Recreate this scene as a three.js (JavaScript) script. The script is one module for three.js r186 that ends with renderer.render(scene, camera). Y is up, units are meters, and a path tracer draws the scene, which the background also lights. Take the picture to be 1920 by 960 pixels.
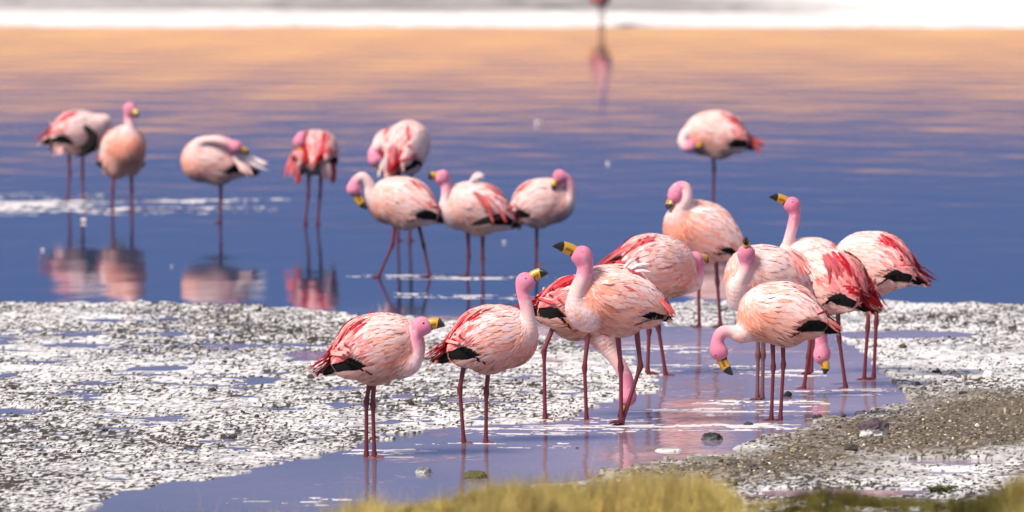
import * as THREE from 'three';
import { mergeGeometries } from 'three/addons/utils/BufferGeometryUtils.js';

// ---------------------------------------------------------------- camera, sky, sun, exposure
const scene = new THREE.Scene();
const F = 14400, EYE = 3.19, HORIZON = -420;                 // focal length in photo pixels (1920 wide), eye height, horizon row
const PITCH = Math.atan((480 - HORIZON) / F);
const camera = new THREE.PerspectiveCamera(2 * Math.atan(480 / F) * 180 / Math.PI, 2, 1, 9000);
camera.position.set(0, EYE, 0);
camera.rotation.set(-PITCH, 0, 0);
camera.focus = 37.4;
camera.userData.fStop = 3.5;
camera.updateMatrixWorld();
scene.add(camera);

const SUN_DIR = new THREE.Vector3(-0.50, 0.70, 0.42).normalize();
{
  const w = 1024, h = 512, data = new Float32Array(w * h * 4);
  const mix = (a, b, t) => a + (b - a) * t;
  for (let j = 0; j < h; j++) {
    const el = ((j + 0.5) / h - 0.5) * 180;
    const e = Math.max(el, 0);
    const glow = Math.exp(-e / 0.8), high = 1 - Math.exp(-((e / 20) ** 1.4));
    const r = mix(mix(0.056, 0.38, high), 0.55, glow), g = mix(mix(0.105, 0.385, high), 0.36, glow), b = mix(mix(0.285, 0.45, high), 0.30, glow);
    for (let i = 0; i < w; i++) {
      const o = (j * w + i) * 4;
      data[o] = r; data[o + 1] = g; data[o + 2] = b; data[o + 3] = 1;
    }
  }
  const sky = new THREE.DataTexture(data, w, h, THREE.RGBAFormat, THREE.FloatType);
  sky.mapping = THREE.EquirectangularReflectionMapping;
  sky.magFilter = THREE.LinearFilter;
  sky.needsUpdate = true;
  scene.background = sky;
  scene.environment = sky;
}
const sun = new THREE.DirectionalLight(new THREE.Color(1.0, 0.88, 0.76), 3.75);
sun.position.copy(SUN_DIR).multiplyScalar(60).add(new THREE.Vector3(0, 0, -42));
sun.target.position.set(0, 0, -42);
sun.castShadow = true;
sun.shadow.radius = 36;
sun.shadow.mapSize.set(2048, 2048);
Object.assign(sun.shadow.camera, { left: -14, right: 14, top: 14, bottom: -14, near: 1, far: 140 });
scene.add(sun, sun.target);

const renderer = new THREE.WebGLRenderer({ antialias: true });
renderer.setSize(1024, 512);
renderer.toneMapping = THREE.LinearToneMapping;
renderer.toneMappingExposure = 1.36;
renderer.shadowMap.enabled = true;

// ---------------------------------------------------------------- helpers
let seed = 12345;
function rnd() { seed = (seed + 0x6D2B79F5) | 0; let t = Math.imul(seed ^ (seed >>> 15), 1 | seed); t = (t + Math.imul(t ^ (t >>> 7), 61 | t)) ^ t; return ((t ^ (t >>> 14)) >>> 0) / 4294967296; }
const rr = (a, b) => a + (b - a) * rnd();
const clamp = (x, a = 0, b = 1) => Math.min(b, Math.max(a, x));
const sstep = (a, b, x) => { const t = clamp((x - a) / (b - a)); return t * t * (3 - 2 * t); };
const lerp = (a, b, t) => a + (b - a) * t;
const mix3 = (a, b, t) => [lerp(a[0], b[0], t), lerp(a[1], b[1], t), lerp(a[2], b[2], t)];
const V = (x, y, z) => new THREE.Vector3(x, y, z);
function hash(x, y, z) { let h = Math.imul(x, 374761393) ^ Math.imul(y, 668265263) ^ Math.imul(z, 1274126177); h = Math.imul(h ^ (h >>> 13), 1274126177); return ((h ^ (h >>> 16)) >>> 0) / 4294967296; }
function noise2(x, y, s = 0) {
  const xi = Math.floor(x), yi = Math.floor(y), fx = x - xi, fy = y - yi, u = fx * fx * (3 - 2 * fx), v = fy * fy * (3 - 2 * fy);
  const a = hash(xi, yi, s), b = hash(xi + 1, yi, s), c = hash(xi, yi + 1, s), d = hash(xi + 1, yi + 1, s);
  return a + (b - a) * u + (c - a) * v + (a - b - c + d) * u * v;
}
function noise3(x, y, z, s = 0) { const zi = Math.floor(z), f = z - zi, u = f * f * (3 - 2 * f); return lerp(noise2(x, y, s + zi * 57), noise2(x, y, s + (zi + 1) * 57), u); }
function fbm(x, y, s, n = 3) { let a = 0, w = 0.5, t = 0; for (let k = 0; k < n; k++) { a += w * noise2(x, y, s + k * 17); t += w; w *= 0.55; x = x * 2.07 + 3.1; y = y * 2.07 - 1.7; } return a / t; }

// a photo pixel seen from the eye: where its ray meets level y = h, or a given distance in front of the camera
const cp = Math.cos(PITCH), sp = Math.sin(PITCH);
function ray(px, py) { const x = px - 960, y = 480 - py; return V(x, y * cp - F * sp, -y * sp - F * cp); }
function ground(px, py, h = 0) { const d = ray(px, py); return d.multiplyScalar((h - EYE) / d.y).add(V(0, EYE, 0)); }
function at(px, py, z) { const d = ray(px, py); return d.multiplyScalar(z / d.z).add(V(0, EYE, 0)); }

const used = {};
function numbered(name) { const n = used[name] = (used[name] ?? -1) + 1; return n ? `${name}_${String(n).padStart(3, '0')}` : name; }
function shade(m) { m.castShadow = true; m.receiveShadow = true; return m; }
function structure(name, geometry, material) { const m = shade(new THREE.Mesh(geometry, material)); m.name = numbered(name); m.userData.kind = 'structure'; scene.add(m); return m; }
function thing(name, label, category, group, pos) {
  const g = new THREE.Group(); g.name = numbered(name); g.userData = { label, category }; if (group) g.userData.group = group;
  g.position.copy(pos); scene.add(g); return g;
}
function part(name, geometry, material, parent, kind) { const m = shade(new THREE.Mesh(geometry, material)); m.name = name; if (kind) m.userData.kind = kind; parent.add(m); return m; }

// indexed mesh builder with vertex colours
class MB {
  constructor() { this.p = []; this.n = []; this.c = []; this.i = []; }
  v(p, n, c) { this.p.push(p.x, p.y, p.z); this.n.push(n.x, n.y, n.z); this.c.push(c[0], c[1], c[2]); return this.p.length / 3 - 1; }
  t(a, b, c) { this.i.push(a, b, c); }
  get empty() { return !this.i.length; }
  geo(recompute) {
    const g = new THREE.BufferGeometry();
    g.setAttribute('position', new THREE.BufferAttribute(new Float32Array(this.p), 3));
    g.setAttribute('normal', new THREE.BufferAttribute(new Float32Array(this.n), 3));
    g.setAttribute('color', new THREE.BufferAttribute(new Float32Array(this.c), 3));
    g.setIndex(this.i);
    if (recompute) g.computeVertexNormals();
    return g;
  }
}
function polySD(poly) {                                       // signed distance to a polygon [[x, z], ...], positive inside
  const n = poly.length;
  return (x, z) => {
    let d = 1e9, s = -1;
    for (let i = 0, j = n - 1; i < n; j = i++) {
      const ax = poly[i][0], az = poly[i][1], bx = poly[j][0], bz = poly[j][1], ex = bx - ax, ez = bz - az, wx = x - ax, wz = z - az;
      const t = clamp((wx * ex + wz * ez) / (ex * ex + ez * ez)), qx = wx - ex * t, qz = wz - ez * t;
      d = Math.min(d, qx * qx + qz * qz);
      if ((az > z) !== (bz > z) && x < ax + (z - az) / (bz - az) * ex) s = -s;
    }
    return s * Math.sqrt(d);
  };
}
const onGround = (pts) => pts.map(([x, y]) => { const g = ground(x, y); return [g.x, g.z]; });

// ---------------------------------------------------------------- water
const landLeft = polySD(onGround([[-700, 563], [0, 565], [300, 566], [430, 570], [560, 573], [700, 588], [830, 598], [960, 622], [1060, 645], [1170, 668], [1240, 706], [1215, 730], [1120, 765], [1010, 792], [870, 802], [720, 820], [600, 847], [480, 874], [420, 886], [300, 908], [180, 938], [140, 975], [60, 1010], [-700, 1010]]));
const landRight = polySD(onGround([[1225, 572], [1400, 566], [1600, 569], [2600, 569], [2600, 1100], [560, 1100], [700, 985], [900, 940], [1010, 915], [1120, 896], [1150, 880], [1330, 852], [1500, 802], [1620, 780], [1690, 755], [1685, 725], [1640, 668], [1590, 640], [1540, 614], [1400, 613], [1250, 607]]));
const ochre = polySD(onGround([[1150, 885], [1330, 851], [1500, 800], [1650, 763], [1750, 735], [1920, 742], [2200, 750], [2200, 852], [1920, 850], [1700, 858], [1580, 880], [1450, 905], [1250, 925]]));
{
  // ripple heights: many plane waves that fit the tile
  const N = 1536, TILE = 7.3, hgt = new Float32Array(N * N), tmp = [];
  const add = (lam, slope, count, stretch) => {
    for (let k = 0; k < count; k++) {
      const a = rr(0, Math.PI * 2), q = TILE / (lam * rr(0.7, 1.5));
      const kx = Math.round(q * Math.cos(a) * stretch), ky = Math.round(q * Math.sin(a)); if (!kx && !ky) continue;
      const amp = slope / Math.sqrt(count) / (2 * Math.PI * Math.hypot(kx, ky) / TILE) * rr(0.5, 1.4) * 1.4;
      tmp.push([kx, ky, amp, rr(0, 6.283)]);
    }
  };
  add(3.2, 0.0026, 10, 1.5); add(1.0, 0.0024, 22, 1.5); add(0.34, 0.0011, 22, 1.2); add(0.12, 0.0014, 24, 1.0); add(0.05, 0.0022, 28, 0.9);
  const sx = new Float32Array(N), cx = new Float32Array(N);
  for (const [kx, ky, amp, ph] of tmp) {
    for (let i = 0; i < N; i++) { const a = 2 * Math.PI * kx * i / N; sx[i] = Math.sin(a) * amp; cx[i] = Math.cos(a) * amp; }
    for (let j = 0; j < N; j++) {
      const b = 2 * Math.PI * ky * j / N + ph, sb = Math.sin(b), cb = Math.cos(b), o = j * N;
      for (let i = 0; i < N; i++) hgt[o + i] += sx[i] * cb + cx[i] * sb;
    }
  }
  const RANGE = 0.01, data = new Float32Array(N * N * 4);
  for (let i = 0; i < N * N; i++) { const v = clamp(hgt[i] / RANGE + 0.5); data[4 * i] = data[4 * i + 1] = data[4 * i + 2] = v; data[4 * i + 3] = 1; }
  const tex = new THREE.DataTexture(data, N, N, THREE.RGBAFormat, THREE.FloatType);
  tex.wrapS = tex.wrapT = THREE.RepeatWrapping; tex.magFilter = THREE.LinearFilter; tex.needsUpdate = true;
  tex.repeat.set(1 / TILE, 1 / TILE);
  const water = new THREE.MeshPhysicalMaterial({ color: 0xffffff, vertexColors: true, roughness: 0.05, ior: 1.333, bumpMap: tex, bumpScale: RANGE });
  // one sheet, finer where the shallow stream runs
  const zs = [-20, -26, -30]; for (let z = -31; z > -60; z -= 0.3) zs.push(z); for (let z = -60; z > -112; z -= 4) zs.push(z); zs.push(-112);
  const xs = [-400, -60, -20]; for (let x = -8; x <= 8; x += 0.16) xs.push(x); xs.push(20, 60, 400);
  const deep = [0.008, 0.045, 0.115], shallow = [0.20, 0.19, 0.26], lilac = [0.36, 0.29, 0.36], SEAM = zs.findIndex((z) => z < -45.2);
  const rough = water.clone(); rough.bumpScale = RANGE * 3.6; rough.roughness = 0.07;            // the shallow stream is more broken by wavelets
  for (const [name, rows, mat] of [['stream', zs.slice(0, SEAM + 1), rough], ['lake', zs.slice(SEAM), water]]) {
    const pos = [], nor = [], col = [], uv = [], idx = [], c = xs.length;
    for (const z of rows) for (const x of xs) {
      pos.push(x, 0, z); nor.push(0, 1, 0); uv.push(x + 0.13 * z, z);
      const s = sstep(-46.8, -43.6, z + 0.6 * (fbm(x * 0.8, z * 0.5, 5) - 0.5));
      col.push(...mix3(deep, mix3(shallow, lilac, sstep(-0.6, 0.6, x + 0.8 * (fbm(x * 1.5, z * 0.9, 19) - 0.5))), s * (0.75 + 0.5 * (fbm(x * 1.1, z * 0.7, 9) - 0.3))));
    }
    for (let j = 0; j < rows.length - 1; j++) for (let i = 0; i < c - 1; i++) { const a = j * c + i; idx.push(a, a + 1, a + c, a + 1, a + c + 1, a + c); }
    const g = new THREE.BufferGeometry();
    g.setAttribute('position', new THREE.Float32BufferAttribute(pos, 3)); g.setAttribute('normal', new THREE.Float32BufferAttribute(nor, 3));
    g.setAttribute('color', new THREE.Float32BufferAttribute(col, 3)); g.setAttribute('uv', new THREE.Float32BufferAttribute(uv, 2)); g.setIndex(idx);
    structure(name, g, mat);
  }
}

// ---------------------------------------------------------------- salt flat: one fine relief that dips under the water
const groundMat = new THREE.MeshPhysicalMaterial({ vertexColors: true, roughness: 0.95, specularIntensity: 0.25 });
const puddles = [[1695, 627, 118, 9], [1860, 781, 60, 5], [1770, 866, 120, 5], [1590, 923, 150, 6], [300, 690, 60, 5], [610, 665, 70, 6], [40, 770, 60, 5]].map(([x, y, a, b]) => { const g = ground(x, y); return [g.x, g.z, ground(x + a, y).x - g.x, Math.abs(ground(x, y + b).z - g.z)]; });
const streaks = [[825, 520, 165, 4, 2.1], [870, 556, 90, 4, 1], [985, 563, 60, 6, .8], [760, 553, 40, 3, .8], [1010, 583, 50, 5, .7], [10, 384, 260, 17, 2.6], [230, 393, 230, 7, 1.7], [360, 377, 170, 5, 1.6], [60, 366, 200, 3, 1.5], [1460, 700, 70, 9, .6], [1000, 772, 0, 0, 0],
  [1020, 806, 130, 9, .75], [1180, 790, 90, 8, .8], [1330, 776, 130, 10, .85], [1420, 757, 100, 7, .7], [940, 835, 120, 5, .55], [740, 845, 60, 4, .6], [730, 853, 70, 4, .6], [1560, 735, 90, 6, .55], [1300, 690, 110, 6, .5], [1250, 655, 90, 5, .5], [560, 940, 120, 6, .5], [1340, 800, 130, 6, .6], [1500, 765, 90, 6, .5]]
  .filter((s) => s[2]).map(([x, y, a, b, k]) => { const g = ground(x, y); return [g.x, g.z, ground(x + a, y).x - g.x, Math.abs(ground(x, y + b).z - g.z), k]; });  // salt bars out on the lake; in the stream, glints drawn as pale sheets
function landDist(x, z) {
  const wx = x + 0.22 * (fbm(x * 3, z * 2, 3) - 0.5) + 0.07 * (noise2(x * 14, z * 9, 4) - 0.5), wz = z + 0.9 * (fbm(x * 2.2, z * 1.2, 6) - 0.5) + 0.25 * (noise2(x * 12, z * 7, 8) - 0.5);
  return Math.max(landLeft(wx, wz), landRight(wx, wz));
}
const bankTop = [[400, 1040], [560, 1020], [660, 985], [720, 972], [800, 958], [860, 947], [940, 942], [1000, 942], [1100, 944], [1200, 940], [1300, 942], [1360, 950], [1420, 958], [1470, 950], [1520, 938], [1590, 944], [1700, 948], [1800, 948], [1870, 946], [1920, 936], [2100, 936], [2400, 936]];
function profile(px) { for (let i = 1; i < bankTop.length; i++) if (px < bankTop[i][0]) { const [a, b] = [bankTop[i - 1], bankTop[i]]; return lerp(a[1], b[1], clamp((px - a[0]) / (b[0] - a[0]))); } return 930; }
function bankHeight(x, z) {                                    // the grassy bank that rises in front of the flat
  const zc = -28.6, px = 960 + x * F / 28.6, top = at(960, profile(clamp(px, 400, 2300)), zc).y;
  const s = z < zc ? 1 - sstep(-zc, -zc + 2.6 + 0.5 * fbm(x * 1.5, 2, 31), -z) : 1 - 0.35 * sstep(0, 8, z - zc);
  return top * s + 0.03 * (fbm(x * 4, z * 4, 41) - 0.5) * s;
}
function relief(x, z) {
  const d = landDist(x, z), n1 = fbm(x * 3.6, z * 3.0, 11, 3), n2 = fbm(x * 17, z * 11, 13, 2), n3 = fbm(x * 4.5, z * 9, 17, 2), big = fbm(x * 0.8, z * 0.5, 15, 2);
  let h;
  const oc = ochre(x, z) + 0.5 * (fbm(x * 2.5, z * 1.6, 21) - 0.5) + 0.35 * (noise2(x * 12, z * 8, 22) - 0.5), dry = sstep(-0.55, 0.5, oc);
  if (d > 0) {
    const edge = sstep(0, 0.5, d);
    h = 0.003 + (n1 - 0.455 + 0.30 * (big - 0.5)) * 0.017 * (0.35 + 0.65 * edge) + (n2 - 0.5) * 0.008 + (n3 - 0.475) * 0.020;
    if (x > 0.6 && z < -36) h += 0.004 * sstep(0.6, 2, x);
    h += (0.012 + 0.02 * sstep(0, 1.5, d)) * dry;
    h = lerp(Math.max(h, 0.0035), h, edge);
    for (const [px, pz, a, b] of puddles) { const q = Math.hypot((x - px) / a, (z - pz) / b) + 0.35 * (n1 - 0.5); if (q < 1.5) h = lerp(-0.006, h, sstep(0.75, 1.3, q)); }
  } else h = -0.004 + d * 0.08;
  let saltGlint = 0;
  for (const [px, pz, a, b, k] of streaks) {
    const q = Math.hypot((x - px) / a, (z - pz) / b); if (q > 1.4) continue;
    const f = (1.0 - q) * 0.40 * k + 1.5 * (fbm(x * 1.5 + 0.3 * z, z * 6, 51, 2) - 0.5) + 1.5 * (noise2(x * 8, z * 24, 52) - 0.5) + 0.7 * (noise2(x * 40, z * 50, 53) - 0.5) - 0.22; if (f > saltGlint) saltGlint = f;
  }
  if (saltGlint > 0) h = Math.max(h, Math.min(0.0016, -0.001 + saltGlint * 0.012));
  const bk = bankHeight(x, z); if (bk > 0) h = Math.max(h, h * 0.3 + bk);
  return [h, d, oc, dry, saltGlint, bk];
}
const mudSpot = ground(40, 945);
function groundColor(x, z, h, d, oc, dry, saltGlint, bk) {
  const f1 = noise2(x * 95, z * 46, 61), f2 = noise2(x * 45, z * 24, 63), f3 = noise2(x * 140, z * 60, 64), cl = fbm(x * 1.6, z * 1.0, 65, 3), cl2 = fbm(x * 6, z * 4, 69, 2);
  let c = mix3(mix3([0.74, 0.75, 0.78], [0.66, 0.65, 0.64], cl2), [0.36, 0.365, 0.39], 0.85 * sstep(0.46, 0.68, 0.6 * noise2(x * 30, z * 20, 66) + 0.4 * fbm(x * 3, z * 2, 67, 2)));
  c = mix3(c, [0.42, 0.40, 0.36], 0.22 * sstep(0.45, 0.9, f3));
  const shore = 1 - sstep(0.05, 0.5, Math.abs(d - 0.06));
  let dark = 0.685 - 0.50 * (cl - 0.42) - 0.10 * (cl2 - 0.5) + 0.05 * shore;
  dark -= 0.13 * (1 - sstep(0.5, 1.6, Math.hypot(x - mudSpot.x, (z - mudSpot.z) * 0.8)));
  const speck = Math.max(sstep(dark, dark + 0.06, f1), sstep(dark + 0.06, dark + 0.12, f2));
  c = mix3(c, [0.035, 0.03, 0.024], 0.96 * speck);
  if (dry > 0) {
    const o = mix3([0.20, 0.165, 0.115], [0.085, 0.072, 0.06], f2);
    const w = dry * sstep(0.22, 0.5, f1 * 0.45 + f3 * 0.25 + 0.3 * cl2 + 0.12);
    c = mix3(c, mix3(o, [0.05, 0.04, 0.03], sstep(0.62, 0.7, f3)), w);
    if (f3 > 0.86) c = mix3(c, [0.6, 0.52, 0.36], dry * 0.8);
  }
  if (saltGlint > 0 && d < 0) c = [0.64, 0.62, 0.65];  // pale colour of the salt bars and of the painted stream glints
  else if (h < 0.0012) c = mix3(c, [0.12, 0.12, 0.13], 0.5 * sstep(0.0012, -0.002, h));
  if (bk > 0.01) c = mix3(c, mix3([0.20, 0.16, 0.035], [0.32, 0.22, 0.06], cl2), sstep(0.02, 0.09, bk + 0.05 * (cl2 - 0.5)));
  return c;
}
function sheet(xs, zs, fn) {
  const c = xs.length, r = zs.length, pos = new Float32Array(c * r * 3), col = new Float32Array(c * r * 3), idx = new Uint32Array((c - 1) * (r - 1) * 6);
  let k = 0;
  for (let j = 0; j < r; j++) for (let i = 0; i < c; i++) {
    const [h, rgb] = fn(xs[i], zs[j]);
    pos[k] = xs[i]; pos[k + 1] = h; pos[k + 2] = zs[j]; col[k] = rgb[0]; col[k + 1] = rgb[1]; col[k + 2] = rgb[2]; k += 3;
  }
  k = 0;
  for (let j = 0; j < r - 1; j++) for (let i = 0; i < c - 1; i++) {
    const a = j * c + i, y = Math.max(pos[3 * a + 1], pos[3 * a + 4], pos[3 * (a + c) + 1], pos[3 * (a + c) + 4]);
    if (y < -0.02) continue;
    idx[k++] = a; idx[k++] = a + 1; idx[k++] = a + c; idx[k++] = a + 1; idx[k++] = a + c + 1; idx[k++] = a + c;
  }
  const g = new THREE.BufferGeometry();
  g.setAttribute('position', new THREE.BufferAttribute(pos, 3)); g.setAttribute('color', new THREE.BufferAttribute(col, 3));
  g.setIndex(new THREE.BufferAttribute(idx.slice(0, k), 1)); g.computeVertexNormals();
  return g;
}
const range = (a, b, s) => { const o = []; for (let x = a; x < b + s * 0.5; x += s) o.push(x); return o; };
{
  const xs = [...range(-9, -4.66, 0.08), ...range(-4.6, -3.5, 0.03), ...range(-3.48, 3.48, 0.0085), ...range(3.5, 4.6, 0.03), ...range(4.66, 9, 0.08)];
  const zs = []; for (let y = 358; y < 405; y += 1.3) zs.push(ground(960, y).z); for (let y = 505; y < 995; y += 1.08) zs.push(ground(960, y).z);
  const parts = [zs.filter((z) => z < -52), zs.filter((z) => z >= -52)];
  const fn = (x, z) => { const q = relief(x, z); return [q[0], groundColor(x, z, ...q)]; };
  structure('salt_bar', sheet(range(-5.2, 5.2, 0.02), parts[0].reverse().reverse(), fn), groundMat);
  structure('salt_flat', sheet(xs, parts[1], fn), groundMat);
  // the bank under the grass and the ground the camera stands on
  const zb = range(0, 1, 1 / 90).map((t) => -32.6 + 12 * t * t + 0.3 * t);
  const wide = (x, z) => { const q = relief(x, z); return [q[0] - 0.004, groundColor(x, z, ...q)]; };
  structure('bank', sheet(range(-9, 9, 0.04), zb, wide), groundMat);
}
// lake bed far below everything, out to the far shore
{
  const g = new THREE.PlaneGeometry(900, 140, 1, 1).rotateX(-Math.PI / 2).translate(0, -0.5, -60);
  structure('lake_bed', g, new THREE.MeshStandardMaterial({ color: new THREE.Color(0.16, 0.13, 0.11), roughness: 1 }));
}
// far shore and hills
{
  const xs = [...range(-1500, -60, 60), ...range(-40, -10, 1), ...range(-9.8, 9.8, 0.07), ...range(10, 40, 1), ...range(60, 1500, 60)];
  const zs = range(0, 1, 1 / 110).map((t) => -(96.5 + 18 * t + 260 * t ** 5));
  const salt = [0.82, 0.81, 0.80], grey = [0.30, 0.285, 0.275];
  const g = sheet(xs, zs, (x, z) => {
    const edge = -98.3 + 0.045 * x + 0.35 * (fbm(x * 0.9, 1, 71) - 0.5), t = edge - z;   // metres behind the water's edge
    const width = 3.3 + 0.9 * (fbm(x * 0.5, 3, 72) - 0.5);
    const h = t < 0 ? -0.05 + 0.1 * t : 0.02 + 0.012 * Math.min(t, 20) + 0.03 * (fbm(x * 0.8, z * 0.3, 73) - 0.4);
    let w = 1 - sstep(width, width + 0.6, t);
    const right = sstep(3.4, 6.4, x + 1.6 * (fbm(z * 0.7, x * 0.12, 75) - 0.5) + 0.22 * t); w = Math.max(w, right);
    w = Math.max(w, 0.45 * sstep(0.52, 0.62, fbm(x * 0.25, z * 1.3, 76)));
    let c = mix3(grey, salt, w);
    c = mix3(c, [0.09, 0.10, 0.08], 0.75 * (1 - w) * sstep(0.60, 0.70, fbm(x * 1.6, z * 0.6, 77)) * (1 - sstep(7.5, 10, t)));
    return [h, mix3(c, mix3(c, [0.2, 0.2, 0.2], 0.3), noise2(x * 5, z * 1.5, 78))];
  });
  structure('far_shore', g, groundMat);
  const hx = range(-1600, 1600, 20), hz = range(0, 1, 1 / 50).map((t) => -(330 + 900 * t));
  const hg = sheet(hx, hz, (x, z) => {
    const t = (-z - 330) / 900, base = 0.3;
    const crest = 31.0 + 4 * (fbm(x * 0.004 + 3, 1, 81, 4) - 0.5);
    const h = base + crest * sstep(0.05, 0.62, t) * (1 - 0.25 * sstep(0.62, 1, t)) + 5 * (fbm(x * 0.012, z * 0.012, 82, 4) - 0.5) * sstep(0, 0.3, t);
    const n = fbm(x * 0.02, z * 0.02, 83, 4);
    const hi = clamp(h / 31); return [h, mix3(mix3([0.92, 0.58, 0.20], [0.84, 0.40, 0.16], sstep(0.35, 0.75, hi)), mix3([0.70, 0.44, 0.20], [0.48, 0.25, 0.15], hi), sstep(0.35, 0.7, n))];
  });
  structure('hills', hg, new THREE.MeshStandardMaterial({ vertexColors: true, roughness: 1 }));
}

// ---------------------------------------------------------------- flamingos
const WHITE = [0.86, 0.725, 0.72], PALE = [0.84, 0.47, 0.44], PEACH = [0.88, 0.35, 0.235], SALMON = [0.70, 0.20, 0.12], ROSE = [0.68, 0.10, 0.14], CRIMSON = [0.42, 0.010, 0.020], SCARLET = [0.62, 0.028, 0.028], BLACK = [0.011, 0.010, 0.011], FACE = [0.74, 0.25, 0.385], UNDER_SHADE = [0.34, 0.17, 0.105];
const plumeMat = new THREE.MeshPhysicalMaterial({ vertexColors: true, roughness: 0.85, specularIntensity: 0.35, sheen: 0.1, sheenRoughness: 0.6, sheenColor: new THREE.Color(1, 0.9, 0.9) });
const legMat = new THREE.MeshStandardMaterial({ vertexColors: true, roughness: 0.5 });
const billMat = new THREE.MeshPhysicalMaterial({ vertexColors: true, roughness: 0.32, clearcoat: 0.3, clearcoatRoughness: 0.3 });
const eyeMat = new THREE.MeshPhysicalMaterial({ color: new THREE.Color(0.02, 0.012, 0.008), roughness: 0.1, clearcoat: 1 });

function smin(a, b, k) { const h = Math.max(k - Math.abs(a - b), 0) / k; return Math.min(a, b) - h * h * k * 0.25; }
function ell(x, y, z, e) {
  const X = x - e[0], Y = y - e[1], Z = z - e[2], a = X / e[3], b = Y / e[4], c = Z / e[5], k0 = Math.sqrt(a * a + b * b + c * c);
  const p = X / (e[3] * e[3]), q = Y / (e[4] * e[4]), r = Z / (e[5] * e[5]), k1 = Math.sqrt(p * p + q * q + r * r);
  return k1 < 1e-9 ? -Math.min(e[3], e[4], e[5]) : k0 * (k0 - 1) / k1;
}
function cone(px, py, pz, A, B, ra, rb, out) {               // tapered capsule; out.t receives the place along it
  const bx = B.x - A.x, by = B.y - A.y, bz = B.z - A.z, wx = px - A.x, wy = py - A.y, wz = pz - A.z;
  const t = clamp((wx * bx + wy * by + wz * bz) / (bx * bx + by * by + bz * bz + 1e-12));
  out.t = t;
  return Math.hypot(wx - bx * t, wy - by * t, wz - bz * t) - (ra + (rb - ra) * t);
}
function surfaceNets(sdf, lo, hi, cell) {
  const nx = Math.ceil((hi.x - lo.x) / cell) + 2, ny = Math.ceil((hi.y - lo.y) / cell) + 2, nz = Math.ceil((hi.z - lo.z) / cell) + 2;
  const val = new Float32Array(nx * ny * nz), B = 6;
  for (let k = 0; k < nz; k += B) for (let j = 0; j < ny; j += B) for (let i = 0; i < nx; i += B) {
    const d = sdf(lo.x + (i + B / 2) * cell, lo.y + (j + B / 2) * cell, lo.z + (k + B / 2) * cell), full = Math.abs(d) < B * cell * 1.7;
    for (let c = k; c < Math.min(k + B, nz); c++) for (let b = j; b < Math.min(j + B, ny); b++) for (let a = i; a < Math.min(i + B, nx); a++)
      val[(c * ny + b) * nx + a] = full ? sdf(lo.x + a * cell, lo.y + b * cell, lo.z + c * cell) : d;
  }
  const id = new Int32Array(nx * ny * nz).fill(-1), P = [], I = [];
  const E = [[0, 1], [0, 2], [0, 4], [1, 3], [1, 5], [2, 3], [2, 6], [3, 7], [4, 5], [4, 6], [5, 7], [6, 7]];
  const v8 = new Float32Array(8);
  for (let k = 0; k < nz - 1; k++) for (let j = 0; j < ny - 1; j++) for (let i = 0; i < nx - 1; i++) {
    let m = 0;
    for (let c = 0; c < 8; c++) { const v = val[((k + (c >> 2)) * ny + j + ((c >> 1) & 1)) * nx + i + (c & 1)]; v8[c] = v; if (v < 0) m |= 1 << c; }
    if (!m || m === 255) continue;
    let x = 0, y = 0, z = 0, n = 0;
    for (const [a, b] of E) {
      if (((m >> a) & 1) === ((m >> b) & 1)) continue;
      const t = v8[a] / (v8[a] - v8[b]);
      x += lerp(a & 1, b & 1, t); y += lerp((a >> 1) & 1, (b >> 1) & 1, t); z += lerp(a >> 2, b >> 2, t); n++;
    }
    id[(k * ny + j) * nx + i] = P.length / 3;
    P.push(lo.x + (i + x / n) * cell, lo.y + (j + y / n) * cell, lo.z + (k + z / n) * cell);
  }
  const at3 = (i, j, k) => id[(k * ny + j) * nx + i];
  const quad = (a, b, c, d, flip) => { if (a < 0 || b < 0 || c < 0 || d < 0) return; flip ? I.push(a, c, b, a, d, c) : I.push(a, b, c, a, c, d); };
  for (let k = 1; k < nz - 1; k++) for (let j = 1; j < ny - 1; j++) for (let i = 1; i < nx - 1; i++) {
    const o = (k * ny + j) * nx + i, s = val[o] < 0;
    if (s !== val[o + 1] < 0) quad(at3(i, j - 1, k - 1), at3(i, j, k - 1), at3(i, j, k), at3(i, j - 1, k), !s);
    if (s !== val[o + nx] < 0) quad(at3(i - 1, j, k - 1), at3(i - 1, j, k), at3(i, j, k), at3(i, j, k - 1), !s);
    if (s !== val[o + nx * ny] < 0) quad(at3(i - 1, j - 1, k), at3(i, j - 1, k), at3(i, j, k), at3(i - 1, j, k), !s);
  }
  return { P: new Float32Array(P), I };
}
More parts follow.
